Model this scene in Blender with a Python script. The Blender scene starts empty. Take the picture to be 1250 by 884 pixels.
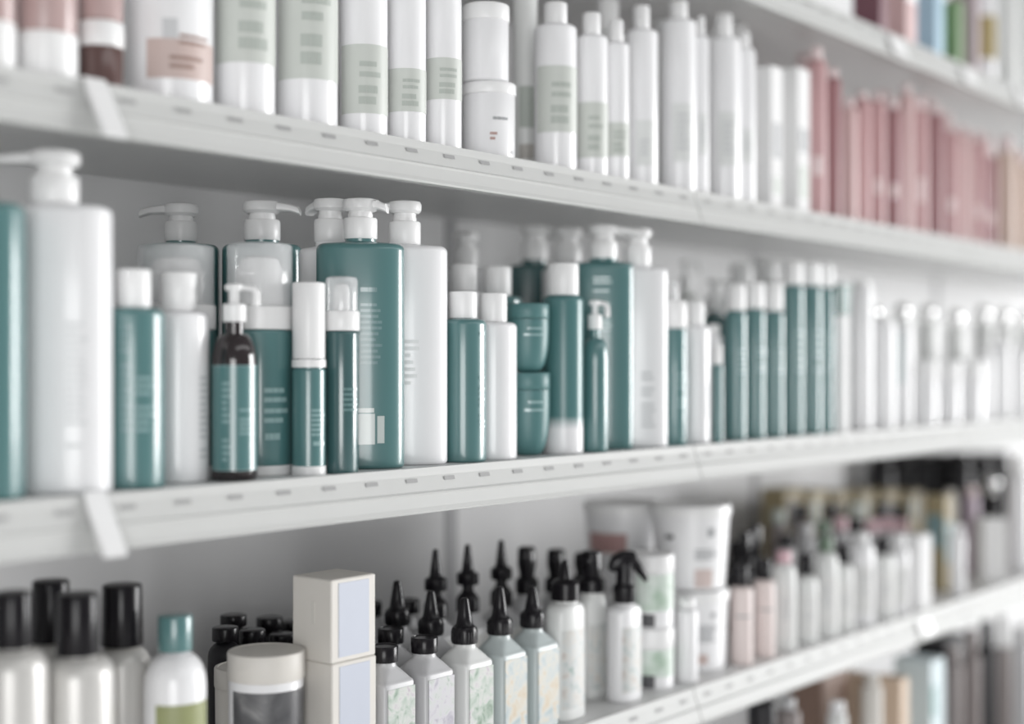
import bpy, math, random
from math import sin, cos, pi, radians, degrees, atan, sqrt, copysign

rnd = random.Random(11)
SC = bpy.context.scene
COL = SC.collection
# ------------------------------------------------------------------ measuring
F = 1736.0                      # 50 mm lens on a 36 mm wide sensor, 1250 px
TH = atan(1405 / F)             # angle between the shelf run and the view axis
CT, ST = cos(TH), sin(TH)
CZ = 1.25                       # eye height
SHELF = {'top': CZ + .553, 'upper': CZ + .232, 'middle': CZ - .106, 'lower': CZ - .427, 'base': CZ - .75}
DEPTH = .42                     # shelf depth, the back panel stands behind it


def at(px, y):
    """a spot y metres behind the shelf lip, seen in column px -> x, metres per pixel there"""
    r = (px - 625) / F
    z = (1 + y) / (ST - CT * r)
    return (CT + ST * r) * z, z / F


# ------------------------------------------------------------------ materials
MATS = {}


def mat(name, col, rough=.4, metal=0., alpha=1., noise=.03, spec=.5, coat=0., trans=0.):
    if name in MATS:
        return MATS[name]
    m = bpy.data.materials.new(name)
    m.use_nodes = True
    nt = m.node_tree
    p = nt.nodes['Principled BSDF']
    p.inputs['Roughness'].default_value = rough
    p.inputs['Metallic'].default_value = metal
    p.inputs['Alpha'].default_value = alpha
    p.inputs['Specular IOR Level'].default_value = spec
    p.inputs['Coat Weight'].default_value = coat
    p.inputs['Coat Roughness'].default_value = .14
    p.inputs['Transmission Weight'].default_value = trans
    tc = nt.nodes.new('ShaderNodeTexCoord')
    nz = nt.nodes.new('ShaderNodeTexNoise')
    nz.inputs['Scale'].default_value = 14
    nt.links.new(tc.outputs['Object'], nz.inputs['Vector'])
    mx = nt.nodes.new('ShaderNodeMix')
    mx.data_type = 'RGBA'
    mx.inputs['A'].default_value = (*[c * (1 - noise) for c in col], 1)
    mx.inputs['B'].default_value = (*[min(1, c * (1 + noise)) for c in col], 1)
    nt.links.new(nz.outputs['Fac'], mx.inputs['Factor'])
    nt.links.new(mx.outputs['Result'], p.inputs['Base Color'])
    MATS[name] = m
    return m


def floral(name, stops, scale=38):
    """blotchy printed paper: noise through a colour ramp"""
    if name in MATS:
        return MATS[name]
    m = bpy.data.materials.new(name)
    m.use_nodes = True
    nt = m.node_tree
    p = nt.nodes['Principled BSDF']
    p.inputs['Roughness'].default_value = .4
    tc = nt.nodes.new('ShaderNodeTexCoord')
    nz = nt.nodes.new('ShaderNodeTexNoise')
    nz.inputs['Scale'].default_value = scale
    nz.inputs['Detail'].default_value = 4
    nz.inputs['Distortion'].default_value = .6
    nt.links.new(tc.outputs['Object'], nz.inputs['Vector'])
    cr = nt.nodes.new('ShaderNodeValToRGB')
    e = cr.color_ramp.elements
    while len(e) < len(stops):
        e.new(.5)
    for i, (pos, c) in enumerate(stops):
        e[i].position = pos
        e[i].color = (*c, 1)
    nt.links.new(nz.outputs['Fac'], cr.inputs['Fac'])
    nt.links.new(cr.outputs['Color'], p.inputs['Base Color'])
    MATS[name] = m
    return m


def ombre(name, low, high, z0, z1, rough=.28):
    """a bottle printed from one colour into another along its height"""
    m = mat(name, high, rough)
    nt = m.node_tree
    p = nt.nodes['Principled BSDF']
    tc = nt.nodes.new('ShaderNodeTexCoord')
    sp = nt.nodes.new('ShaderNodeSeparateXYZ')
    mr = nt.nodes.new('ShaderNodeMapRange')
    mr.inputs['From Min'].default_value = z0
    mr.inputs['From Max'].default_value = z1
    nt.links.new(tc.outputs['Object'], sp.inputs[0])
    nt.links.new(sp.outputs['Z'], mr.inputs['Value'])
    mx = nt.nodes.new('ShaderNodeMix')
    mx.data_type = 'RGBA'
    mx.inputs['A'].default_value = (*low, 1)
    mx.inputs['B'].default_value = (*high, 1)
    nt.links.new(mr.outputs['Result'], mx.inputs['Factor'])
    nt.links.new(mx.outputs['Result'], p.inputs['Base Color'])
    return m


TEAL = mat('teal_plastic', (.074, .182, .184), .36, coat=1.)
TEALM = mat('satin_teal_plastic', (.074, .182, .184), .42)
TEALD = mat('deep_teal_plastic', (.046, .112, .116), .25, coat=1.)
TEALP = mat('pale_teal_print', (.25, .385, .385), .36, coat=1.)
WHITE = mat('white_plastic', (.80, .80, .81), .35, coat=.5)
CAPW = mat('white_cap_plastic', (.80, .80, .80), .35)
GREYP = mat('grey_print', (.56, .57, .58), .5)
MIDP = mat('mid_grey_print', (.33, .34, .35), .5)
DARKP = mat('dark_print', (.06, .06, .065), .5)
BLACK = mat('black_plastic', (.008, .007, .009), .24, spec=.28)
BLACKM = mat('soft_black_plastic', (.016, .015, .018), .45, spec=.35)
AMBER = mat('dark_brown_glass', (.022, .016, .017), .08, coat=.5)
CLEAR = mat('clear_plastic', (.88, .89, .90), .08, alpha=.44, noise=0, coat=1.)
PEARL = mat('pearl_plastic', (.58, .57, .55), .32, metal=.2)
SHEET = mat('white_shelf_metal', (.70, .70, .695), .38)
RAILM = mat('price_rail_plastic', (.53, .535, .525), .5, spec=.3)
SLOT = mat('slot_grey', (.33, .33, .33), .6)
BACKM = mat('back_panel_metal', (.64, .64, .645), .5)
SEAM = mat('upright_metal', (.30, .30, .31), .5)
CREAM = mat('cream_card', (.63, .605, .565), .5)
LAV = mat('lavender_card', (.47, .50, .575), .45)
OLIVE = mat('olive_label', (.28, .30, .145), .45)
SAGE = mat('sage_label', (.55, .575, .54), .45)
SAGED = mat('sage_print', (.42, .455, .42), .5)
PINKL = mat('blush_label', (.54, .43, .40), .45)
BROWNP = mat('brown_print', (.33, .23, .20), .5)
MAUVE = mat('mauve_glass', (.45, .33, .32), .25)
BROWNG = mat('brown_glass', (.11, .065, .06), .15)
ROSE = mat('rose_plastic', (.50, .30, .305), .38)
ROSED = mat('dark_rose_plastic', (.33, .17, .18), .38)
ROSEL = mat('light_rose_plastic', (.60, .42, .415), .38)
ROSEC = mat('pale_rose_cap', (.72, .60, .60), .35)
BEIGE = mat('beige_plastic', (.63, .50, .43), .4)
MILK = mat('milky_plastic', (.70, .71, .70), .32)
MILKB = mat('bluish_milky_plastic', (.45, .50, .50), .3)
MILKG = mat('grey_milky_plastic', (.50, .50, .51), .3)
BLUSHB = mat('pale_blush_plastic', (.72, .63, .61), .4)
GOLD = mat('ochre_card', (.29, .24, .14), .6)
GREENC = mat('green_plastic', (.13, .19, .135), .4)
PINKC = mat('pink_plastic', (.60, .40, .44), .4)
LILAC = mat('lilac_plastic', (.46, .38, .45), .4)
PALEB = mat('pale_blue_card', (.56, .65, .68), .45)
BLUE = mat('dusty_blue_card', (.33, .49, .60), .45)
LEAF = mat('leaf_green_card', (.16, .26, .115), .45)
MUSTARD = mat('mustard_label', (.38, .30, .13), .45)
PLUM = mat('plum_card', (.17, .07, .09), .45)
TAN = mat('tan_card', (.60, .47, .36), .5)
BROWNC = mat('brown_card', (.20, .13, .10), .5)
TAUPE = mat('taupe_plastic', (.22, .19, .185), .35)
SILVER = mat('polished_chrome', (.85, .85, .85), .12, metal=1.)
CARDW = mat('white_matte_card', (.76, .76, .76), .75, spec=.2)
WCARD = mat('white_card', (.90, .90, .90), .4)
FLOORM = mat('floor_tile', (.86, .855, .84), .4)
FLOR = [floral('green_floral_paper', [(.32, (.16, .24, .17)), (.45, (.40, .46, .41)), (.58, (.54, .55, .53)), (.72, (.42, .36, .42))], 75),
        floral('lilac_floral_paper', [(.32, (.34, .32, .38)), (.46, (.52, .51, .54)), (.6, (.50, .52, .51)), (.72, (.32, .38, .34))], 75),
        floral('peach_floral_paper', [(.32, (.52, .43, .31)), (.44, (.56, .54, .48)), (.57, (.46, .50, .50)), (.70, (.30, .38, .41))], 70),
        floral('pale_floral_paper', [(.32, (.30, .38, .35)), (.44, (.55, .57, .57)), (.6, (.58, .57, .54)), (.73, (.45, .40, .38))], 70)]
HERBAL = floral('herbal_label_paper', [(.33, (.38, .50, .40)), (.5, (.58, .66, .60)), (.7, (.68, .73, .69))], 30)
CHARM = floral('charcoal_label_paper', [(.35, (.055, .055, .06)), (.55, (.10, .10, .105)), (.7, (.22, .22, .22))], 30)

# ------------------------------------------------------------------ mesh tools


def ring(a, b, n, z, N, cx=0, cy=0):
    out = []
    for i in range(N):
        t = 2 * pi * i / N
        c, s = cos(t), sin(t)
        out.append((cx + a * copysign(abs(c) ** (2 / n), c), cy + b * copysign(abs(s) ** (2 / n), s), z))
    return out


def loft(secs, N=48):
    """secs: (a, b, n, z) rings from bottom to top, closed at both ends"""
    v, f = [], []
    for sct in secs:
        v += ring(*sct[:4], N, *(sct[4:] if len(sct) > 4 else ()))
    for k in range(len(secs) - 1):
        for i in range(N):
            j = (i + 1) % N
            f.append((k * N + i, k * N + j, (k + 1) * N + j, (k + 1) * N + i))
    f.append(tuple(range(N - 1, -1, -1)))
    f.append(tuple((len(secs) - 1) * N + i for i in range(N)))
    return v, f


def R(r, z):
    return (r, r, 2, z)


def cam_side(px):
    """polar angle of the side of a thing that faces the photographer's end of the aisle"""
    return -180 + degrees(TH - atan((px - 625) / F))


def rounded(a, b, n, z0, z1, r0, r1, k=4, dz1=None):
    """sections of a prism whose bottom and top edges are rounded; dz1 lets the shoulder drop more than it draws in"""
    dz1 = r1 if dz1 is None else dz1
    s = []
    for i in range(k + 1):
        t = pi / 2 * i / k
        s.append((a - r0 * (1 - sin(t)), b - r0 * (1 - sin(t)), n, z0 + r0 * (1 - cos(t))))
    for i in range(k + 1):
        t = pi / 2 * i / k
        s.append((a - r1 * (1 - cos(t)), b - r1 * (1 - cos(t)), n, z1 - dz1 * (1 - sin(t))))
    return s


def boxmesh(x0, x1, y0, y1, z0, z1, bev=.0015):
    w, d = (x1 - x0) / 2, (y1 - y0) / 2
    cx, cy = (x0 + x1) / 2, (y0 + y1) / 2
    bev = min(bev, w * .4, d * .4, (z1 - z0) * .4)
    secs = []
    for ins, z in ((bev, z0), (0, z0 + bev), (0, z1 - bev), (bev, z1)):
        secs.append((ins, z))
    v, f = [], []
    for ins, z in secs:
        W, D, c = w - ins, d - ins, bev
        v += [(cx + x, cy + y, z) for x, y in ((W, -D + c), (W, D - c), (W - c, D), (-W + c, D), (-W, D - c), (-W, -D + c), (-W + c, -D), (W - c, -D))]
    for k in range(3):
        for i in range(8):
            j = (i + 1) % 8
            f.append((k * 8 + i, k * 8 + j, (k + 1) * 8 + j, (k + 1) * 8 + i))
    f.append(tuple(range(7, -1, -1)))
    f.append(tuple(24 + i for i in range(8)))
    return v, f


def bar(stations, ang, N=14, n=3.5):
    """a spout: stations (distance, z, half width, half height) along the horizontal direction ang (degrees)"""
    dx, dy = cos(radians(ang)), sin(radians(ang))
    v, f = [], []
    for d, z, w, h in stations:
        for i in range(N):
            t = 2 * pi * i / N
            c, s = cos(t), sin(t)
            u = w * copysign(abs(c) ** (2 / n), c)
            q = h * copysign(abs(s) ** (2 / n), s)
            v.append((dx * d + dy * u, dy * d - dx * u, z + q))
    for k in range(len(stations) - 1):
        for i in range(N):
            j = (i + 1) % N
            f.append((k * N + i, k * N + j, (k + 1) * N + j, (k + 1) * N + i))
    f.append(tuple(range(N - 1, -1, -1)))
    f.append(tuple((len(stations) - 1) * N + i for i in range(N)))
    return v, f


def tube(pts, r, N=12):
    """round tube through points in space"""
    v, f = [], []
    m = len(pts)
    for k, p in enumerate(pts):
        a, b = pts[max(0, k - 1)], pts[min(m - 1, k + 1)]
        t = [b[i] - a[i] for i in range(3)]
        L = sqrt(sum(c * c for c in t)) or 1
        t = [c / L for c in t]
        up = (0, 0, 1) if abs(t[2]) < .9 else (1, 0, 0)
        u = (t[1] * up[2] - t[2] * up[1], t[2] * up[0] - t[0] * up[2], t[0] * up[1] - t[1] * up[0])
        L = sqrt(sum(c * c for c in u))
        u = [c / L for c in u]
        w = (t[1] * u[2] - t[2] * u[1], t[2] * u[0] - t[0] * u[2], t[0] * u[1] - t[1] * u[0])
        rr = r[k] if isinstance(r, (list, tuple)) else r
        for i in range(N):
            q = 2 * pi * i / N
            v.append(tuple(p[j] + rr * (cos(q) * u[j] + sin(q) * w[j]) for j in range(3)))
    for k in range(m - 1):
        for i in range(N):
            j = (i + 1) % N
            f.append((k * N + i, (k + 1) * N + i, (k + 1) * N + j, k * N + j))
    f.append(tuple(range(N)))
    f.append(tuple((m - 1) * N + i for i in range(N - 1, -1, -1)))
    return v, f


def patch(a, b, n, t0, t1, z0, z1, off=.0004, k=8, a1=None, b1=None, H=None):
    """thin skin on the side of a body between two angles (degrees, -90 faces the aisle); a1, b1 at height H for tapered bodies"""
    v, f = [], []
    for i in range(k + 1):
        t = radians(t0 + (t1 - t0) * i / k)
        c, s = cos(t), sin(t)
        for z in (z0, z1):
            q = 0 if a1 is None else z / H
            A = (a if a1 is None else a + (a1 - a) * q) + off
            B = (b if b1 is None else b + (b1 - b) * q) + off
            v.append((A * copysign(abs(c) ** (2 / n), c), B * copysign(abs(s) ** (2 / n), s), z))
    for i in range(k):
        f.append((2 * i, 2 * i + 2, 2 * i + 3, 2 * i + 1))
    return v, f


def words(a, b, n, tc, half, z0, z1, rows, off=.0006, fill=.5, left=True, r=None, **kw):
    """rows of small printed bars standing for lines too small to read"""
    r = r or rnd
    out = []
    if rows > 2:
        rows = int(rows * 1.7)
    dz = (z1 - z0) / rows
    for i in range(rows):
        zt = z1 - i * dz
        if rows > 3 and r.random() < .12:
            continue
        L = 2 * half * r.uniform(.62, 1)
        t = tc - half if left else tc - L / 2
        end = t + L
        while t < end - half * .08:
            w = min(end - t, half * r.uniform(.3, .8))
            out.append(patch(a, b, n, t, t + w, zt - dz * fill, zt, off, 3, **kw))
            t += w + half * .03
    return out


def make(name, parts, m, parent=None, smooth=True, loc=None):
    v, f = [], []
    for pv, pf in (parts if isinstance(parts, list) else [parts]):
        o = len(v)
        v += pv
        f += [tuple(i + o for i in q) for q in pf]
    me = bpy.data.meshes.new(name)
    me.from_pydata(v, [], f)
    me.materials.append(m)
    if smooth:
        me.polygons.foreach_set('use_smooth', [True] * len(me.polygons))
        me.set_sharp_from_angle(angle=radians(38))
    o = bpy.data.objects.new(name, me)
    COL.objects.link(o)
    if parent is not None:
        o.parent = parent
    if loc:
        o.location = loc
    return o


class Thing:
    """an Empty at the base of a thing, with the pixel scale at its spot"""

    def __init__(self, name, label, cat, px, y, shelf, group=None, rot=0, lift=0.):
        x, self.s = at(px, y)
        self.base = SHELF[shelf] + lift
        o = bpy.data.objects.new(name, None)
        o.empty_display_size = .02
        COL.objects.link(o)
        o.location = (x, y, self.base)
        o.rotation_euler = (0, 0, radians(rot))
        o['label'], o['category'] = label, cat
        if group:
            o['group'] = group
        self.o, self.rot, self.x, self.y = o, rot, x, y

    def h(self, ypx):
        return CZ + (447 - ypx) * self.s - self.base

    def part(self, name, parts, m, parent=None, smooth=True, label=None):
        o = make(name, parts, m, parent or self.o, smooth)
        if label:
            o['label'] = label
        return o


def facing(px, w, back=0.012):
    """radius and depth of a round thing of pixel width w at the lip"""
    y = .04
    for _ in range(4):
        _, s = at(px, y)
        y = w / 2 * s + back
    return w / 2 * s, y


# ------------------------------------------------------------------ setting
def struct(name, parts, m, smooth=False):
    o = make(name, parts, m, None, smooth)
    o['kind'] = 'structure'
    return o


BAYX = [-.237, .689, 1.615, 2.541, 3.467, 4.393, 5.319]
panels = []
for a, b in zip(BAYX[:-1], BAYX[1:]):
    panels.append(boxmesh(a + .003, b - .003, DEPTH + .006, DEPTH + .022, .06, 2.35, .002))
struct('wall_back', panels, BACKM)
for i, x in enumerate(BAYX):
    struct('trim_%d' % (i + 1), boxmesh(x - .014, x + .014, DEPTH + .0045, DEPTH + .05, 0, 2.38, .001), SEAM)
struct('floor', boxmesh(-4, 9, -6, DEPTH + 1.2, -.03, 0), FLOORM)

LEVEL_WORDS = {'top': 'topmost', 'upper': 'upper', 'middle': 'middle', 'lower': 'lower', 'base': 'lowest'}
BAY_WORDS = ['at the left edge of the picture', 'across the middle of the picture', 'right of the rail joint', 'far right of the picture', 'farthest away at the right end', 'beyond the right end']


def prism_x(prof, x0, x1):
    n = len(prof)
    v = [(x0, y, z) for y, z in prof] + [(x1, y, z) for y, z in prof]
    f = [(i, (i + 1) % n, n + (i + 1) % n, n + i) for i in range(n)]
    f = [tuple(reversed(q)) for q in f]
    f += [tuple(range(n)), tuple(range(2 * n - 1, n - 1, -1))]
    return v, f


def shelf(level, bay):
    z = SHELF[level]
    a, b = BAYX[bay] + .0012, BAYX[bay + 1] - .0012
    o = bpy.data.objects.new('metal_shelf', None)
    COL.objects.link(o)
    o.empty_display_size = .03
    o.location = ((a + b) / 2, 0, z)
    o['label'] = 'white metal shelf board with price rail, %s level, %s' % (LEVEL_WORDS[level], BAY_WORDS[bay])
    o['category'] = 'shelf'
    o['group'] = 'white metal shelves of the gondola'
    h = (b - a) / 2
    board = prism_x([(.002, 0), (DEPTH, 0), (DEPTH, -.010),
                     (.016, -.010), (.016, -.026), (.004, -.026)], -h, h)
    make('shelf_board', board, SHEET, o, False)
    rail = prism_x([(.0015, .0012), (.0015, -.010), (.0035, -.040), (-.004, -.0445), (-.0155, -.0445), (-.0165, -.0425), (-.0145, -.0385),
                    (-.0105, -.0265), (-.0115, -.0245), (-.0095, -.0225), (-.004, -.0075), (-.0035, -.0045), (-.0025, .0008)], -h, h)
    rr = make('price_rail', rail, RAILM, o, False)
    nx = 16
    for i in range(nx):
        cx = -h + (i + .5) * 2 * h / nx
        # a slot in the sloping face near the top of the rail
        y0, z0, y1, z1 = -.0052, -.0095, -.0066, -.0135
        e = .0006
        make('rail_slot', ([(cx - .008, y0 - e, z0 + .0002), (cx + .008, y0 - e, z0 + .0002), (cx + .008, y1 - e, z1 + .0002), (cx - .008, y1 - e, z1 + .0002)], [(3, 2, 1, 0)]), SLOT, rr, False)
    return o


for lv in ('top', 'upper', 'middle', 'lower', 'base'):
    for bay in range(5):
        if lv == 'top' and bay < 1 or lv == 'base' and bay < 1:
            continue
        shelf(lv, bay)


def rail_clip(level, label):
    z = SHELF[level]
    x = BAYX[1]
    o = bpy.data.objects.new('rail_clip', None)
    COL.objects.link(o)
    o.location = (x, 0, z)
    o['label'], o['category'], o['group'] = label, 'clip', 'white clips over the rail joints'
    pr = [(.004, .0035), (-.0035, .0035), (-.0085, -.004), (-.034, -.046), (-.032, -.048), (-.0295, -.048), (-.0065, -.0095), (-.004, .0018), (.004, .0018)]
    make('clip_body', prism_x(pr, -.0105, .0105), CAPW, o, False)


rail_clip('upper', 'white slanted clip over the rail joint on the upper shelf, far left')
rail_clip('middle', 'white slanted clip over the rail joint below the white pump bottle, far left')

# ------------------------------------------------------------------ pumps, caps
LEFT, RIGHT, TOWARD = 180 - degrees(TH) - 12, -degrees(TH) - 12, 180 + degrees(pi / 2 - TH) - 12


def pump(T, z0, rc, hc, ztop, ang, L, m=None, name='pump', detail=True, neck=None):
    """screw collar, stem and pressing head with its spout"""
    m = m or CAPW
    if neck:
        T.part('neck', loft([R(rc * .92, z0 - .006), R(rc * .92, z0 + .0004)], 32), neck)
    c = T.part('pump_collar', loft([R(rc * .97, z0), R(rc, z0 + .001), R(rc, z0 + hc - .002), R(rc * .95, z0 + hc - .0005), R(rc * .8, z0 + hc)], 40), m)
    T.part('pump_stem', loft([R(rc * .74, z0 + hc - .0005), R(rc * .74, z0 + hc + .004), R(rc * .70, z0 + hc + .0042), R(rc * .70, ztop - .010)], 32), m)
    hh = .0135
    zb = ztop - hh
    head = [loft([R(rc * .86, zb), R(rc * 1.04, zb + .003), R(rc * 1.06, ztop - .004), R(rc * .98, ztop - .001), R(rc * .75, ztop)], 40)]
    zc = ztop - .0055
    head.append(bar([(rc * .4, zc - .001, rc * .62, .0052), (rc * 1.1, zc - .001, rc * .58, .005), (L * .75, zc - .002, rc * .45, .0042),
                     (L * .95, zc - .0045, rc * .40, .0045), (L, zc - .007, rc * .36, .003)], ang - T.rot))
    T.part('pump_head', head, m)


def pump_bottle(label, px, y, w, ybody, ycollar, yhead, m, shelf='middle', rot=-45, ang=LEFT, colw=41, group=None, d=.60, txt=None, necking=True, L=.046, n=2.5, ybar=None, name='pump_bottle', cap=None):
    T = Thing(name, label, 'bottle', px, y, shelf, group, rot)
    a = w / 2 * T.s
    b = a * d
    hb = T.h(ybody)
    rc = colw / 2 * T.s
    zc = T.h(ycollar)
    secs = rounded(a, b, n, 0, hb, .0045, .007, 5)
    if zc > hb + .001:
        secs += [(rc * 1.05, min(b - .004, rc * 1.05), 2, hb + .0015), R(rc * .92, hb + .002), R(rc * .92, zc)]
    bd = T.part('body', loft(secs, 64), m)
    zt = T.h(yhead)
    pump(T, zc, rc, (zt - zc) * .53, zt, ang, L, cap)
    if txt:
        for tc, half, z0, z1, rows, mm in txt:
            T.part('printed_text', words(a, b, n, tc, half, z0 * hb, z1 * hb, rows), mm)
    return T, a, b, hb


# ------------------------------------------------------------------ middle shelf
GP = 'large pump bottles in the teal and white range'
g1 = None
# 1 teal at the very left edge
pump_bottle('teal bottle cut off by the left edge of the picture, middle shelf', -44, .052, 146, 249, 243, 196, TEAL, rot=-55,
            txt=[(-90, 26, .3, .68, 6, TEALP)], group=GP)
# 2 white pump bottle
pump_bottle('large white pump bottle with big pump, leftmost white bottle on middle shelf', 67, .050, 139, 253, 250, 185, WHITE, rot=-55, ang=LEFT, colw=58,
            L=.060, txt=[(-58, 13, .15, .62, 11, mat('light_grey_print', (.66, .67, .68), .5))], group=GP)


def cap_bottle(label, px, w, ybody, ytop, capw, m, mc, shelf='middle', y=None, txt=None, group=None, ring_y=None, sh=.006, dzs=None, name='bottle', n=2, capn=2, taper=1., back=.012, rot=0, cat='bottle', N=56):
    r, yy = facing(px, w, back)
    T = Thing(name, label, cat, px, yy if y is None else y, shelf, group, rot)
    r = w / 2 * T.s
    rc = capw / 2 * T.s
    hb, ht = T.h(ybody), T.h(ytop)
    secs = rounded(r, r, n, 0, hb, .003, min(sh, r * .8), 5, dzs)
    secs += [R(min(rc * .95, r - min(sh, r * .8)), hb + .0008), R(rc * .9, hb + .001), R(rc * .9, hb + .0035)]
    T.part('body', loft(secs, N), m)
    zc = hb + .0012
    if ring_y is not None:
        zr = T.h(ring_y)
        T.part('cap_ring', loft([R(rc * 1.05, zc), R(rc * 1.05, zr - .0008)], 40), mc)
        zc = zr
    T.part('cap', loft([R(rc * .985, zc), R(rc, zc + .0006), R(rc * taper, ht - .002), R(rc * taper - .0006, ht - .0006), R(rc * taper - .002, ht)], 44), mc)
    if txt:
        for tc, half, z0, z1, rows, mm in txt:
            T.part('printed_text', words(r, r, n, tc, half, z0 * hb, z1 * hb, rows), mm)
    return T, r, hb, ht


GS = 'small capped bottles in the teal and white range'
cap_bottle('small teal bottle with white cap right of the leftmost white pump bottle', 163, 75, 377, 329, 42, TEAL, CAPW, txt=[(-102, 20, .30, .62, 5, TEALP), (-140, 9, .30, .95, 9, mat('faint_teal_print', (.155, .265, .27), .36, coat=1.))], group=GS)
cap_bottle('small white bottle with white cap beside the dark brown treatment bottle', 218, 74, 381, 333, 44, WHITE, CAPW, y=.066, txt=[(-70, 16, .12, .62, 8, GREYP)], group=GS)


def mousse(label, px, w, ybody, ycollar, ytop, m, y=None, shelf='middle', colw=None, foot=True, txt=None, group=None, actw=.5, back=.012, capw=None):
    r, yy = facing(px, w, back)
    T = Thing('spray_bottle', label, 'bottle', px, yy if y is None else y, shelf, group)
    r = w / 2 * T.s
    hb, hc, ht = T.h(ybody), T.h(ycollar), T.h(ytop)
    z0 = 0
    if foot:
        T.part('foot_ring', loft([R(r * .97, 0), R(r, .001), R(r, .009), R(r * .99, .0095)], 48), CAPW)
        z0 = .0095
    T.part('body', loft(rounded(r * .99, r * .99, 2, z0, hb, .001, .003, 3), 56), m)
    cw = r * 1.02 if colw is None else colw / 2 * T.s
    T.part('collar', loft([R(cw * .97, hb), R(cw, hb + .001), R(cw, hc - .0015), R(cw * .95, hc)], 48), CAPW)
    ra = r * actw
    T.part('actuator', [loft([R(ra, hc), R(ra, hc + (ht - hc) * .55), R(ra * .8, hc + (ht - hc) * .75), R(ra * .5, hc + (ht - hc) * .8)], 32),
                        bar([(0, hc + (ht - hc) * .5, ra * .4, .003), (ra * 1.3, hc + (ht - hc) * .5, ra * .3, .0025)], 200)], CAPW)
    rk = cw * .96 if capw is None else capw / 2 * T.s
    T.part('clear_cap', [loft([R(rk, hc + .0002), R(rk, ht - .004), R(rk - .001, ht - .0012), R(rk - .003, ht)], 48)], CLEAR)
    if txt:
        for tc, half, q0, q1, rows, mm in txt:
            T.part('printed_text', words(r, r, 2, tc, half, q0 * hb, q1 * hb, rows), mm)
    return T


GM = 'clear capped spray bottles in the teal range'
mousse('teal can with wide clear overcap behind the small white capped bottle', 215, 94, 403, 372, 300, TEAL, y=.125, group=GM, actw=.7)
mousse('wide teal can with clear overcap right of the dark brown treatment bottle', 317, 81, 403, 374, 298, TEAL, y=.075, group=GM, actw=.7,
       txt=[(-100, 24, .47, .60, 2, TEALP), (-100, 24, .33, .46, 2, TEALP), (-104, 18, .2, .29, 1, TEALP)])
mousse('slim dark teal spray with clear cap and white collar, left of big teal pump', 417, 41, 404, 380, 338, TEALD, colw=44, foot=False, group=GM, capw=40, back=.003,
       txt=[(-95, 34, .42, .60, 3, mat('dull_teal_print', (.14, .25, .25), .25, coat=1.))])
# pump bottles behind
pump_bottle('teal pump bottle behind the wide clear overcap, leftmost of back row', 221, .26, 92, 299, 295, 249, TEAL, rot=-50, ang=LEFT, colw=39, L=.045, group=GP)
pump_bottle('teal pump bottle with spout to the right, behind tall white capped bottle', 320, .195, 96, 299, 294, 246, TEAL, rot=-50, ang=RIGHT, colw=44, L=.042, group=GP)
pump_bottle('white pump bottle just behind the big teal pump bottle, spout away', 403, .118, 76, 303, 296, 243, WHITE, rot=-50, ang=85, colw=39, L=.036, group=GP)
# tall white cap on small teal bottle
T, r, hb, ht = cap_bottle('small teal bottle with tall white cap, left of slim dark spray', 377, 41, 450, 345, 40, TEAL, CAPW, ring_y=438, sh=.002, txt=[(-95, 30, .35, .62, 4, TEALP), (-95, 24, .24, .32, 1, TEALP)], group=GS)
T.part('foot_ring', loft([R(r * 1.015, -.0), R(r * 1.02, .001), R(r * 1.02, .0085), R(r * 1.0, .009)], 48), CAPW)


def treatment(label, px, w, yshoulder, yneck, ycollar, yhead, m, y=None, lab=None, shelf='middle', group=None, foot=None, txt=True):
    r, yy = facing(px, w)
    T = Thing('treatment_bottle', label, 'bottle', px, yy if y is None else y, shelf, group)
    r = w / 2 * T.s
    hs, hn, hc, ht = T.h(yshoulder), T.h(yneck), T.h(ycollar), T.h(yhead)
    rn = r * .40
    secs = rounded(r, r, 2, 0, hs, .003, .002, 3)[:-4]
    k = 8
    for i in range(k + 1):
        t = pi / 2 * i / k
        secs.append(R(rn + (r - rn) * cos(t) ** .9 if i < k else rn, hs + (hn - hs) * .72 * sin(t)))
    secs += [R(rn, hn), R(rn, hn + .001)]
    T.part('body', loft(secs, 56), m)
    T.part('pump_collar', loft([R(rn * 1.25, hn), R(rn * 1.3, hn + .001), R(rn * 1.3, hc - .001), R(rn * 1.1, hc)], 36), CAPW)
    T.part('pump_stem', loft([R(rn * .55, hc - .0005), R(rn * .55, ht - .004)], 24), CAPW)
    q = radians(RIGHT + 8)
    dx, dy = cos(q), sin(q)
    L = rn * 2.3
    pts = [(-dx * rn, -dy * rn, ht - .003), (dx * L * .5, dy * L * .5, ht - .003), (dx * L * .9, dy * L * .9, ht - .0042), (dx * L * 1.02, dy * L * 1.02, ht - .008), (dx * L * 1.02, dy * L * 1.02, ht - .020)]
    T.part('spout', [loft([R(rn * .9, ht - .006), R(rn * .95, ht - .001), R(rn * .8, ht)], 28), tube(pts, [.0026, .0026, .0028, .0032, .0034])], CAPW)
    if lab:
        T.part('label', [patch(r, r, 2, -200, -10, hs * lab[0], hs * lab[1], k=28)], TEAL, label='teal wrap label')
        T.part('label_edge', [patch(r, r, 2, -200, -10, hs * lab[1], hs * lab[1] + .0008, k=28, off=.0005), patch(r, r, 2, -200, -10, hs * lab[0] - .0008, hs * lab[0], k=28, off=.0005)], TEALP)
        T.part('printed_text', words(r, r, 2, -92, 26, hs * .38, hs * .62, 4, off=.0008) + words(r, r, 2, -150, 10, hs * .15, hs * .85, 8, off=.0008), TEALP)
    return T


GT = 'treatment bottles with hooked white pumps'
treatment('dark brown glass bottle with teal wrap label and hooked white pump', 286, 55, 445, 393, 371, 347, AMBER, lab=(.10, .985), group=GT)

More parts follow.
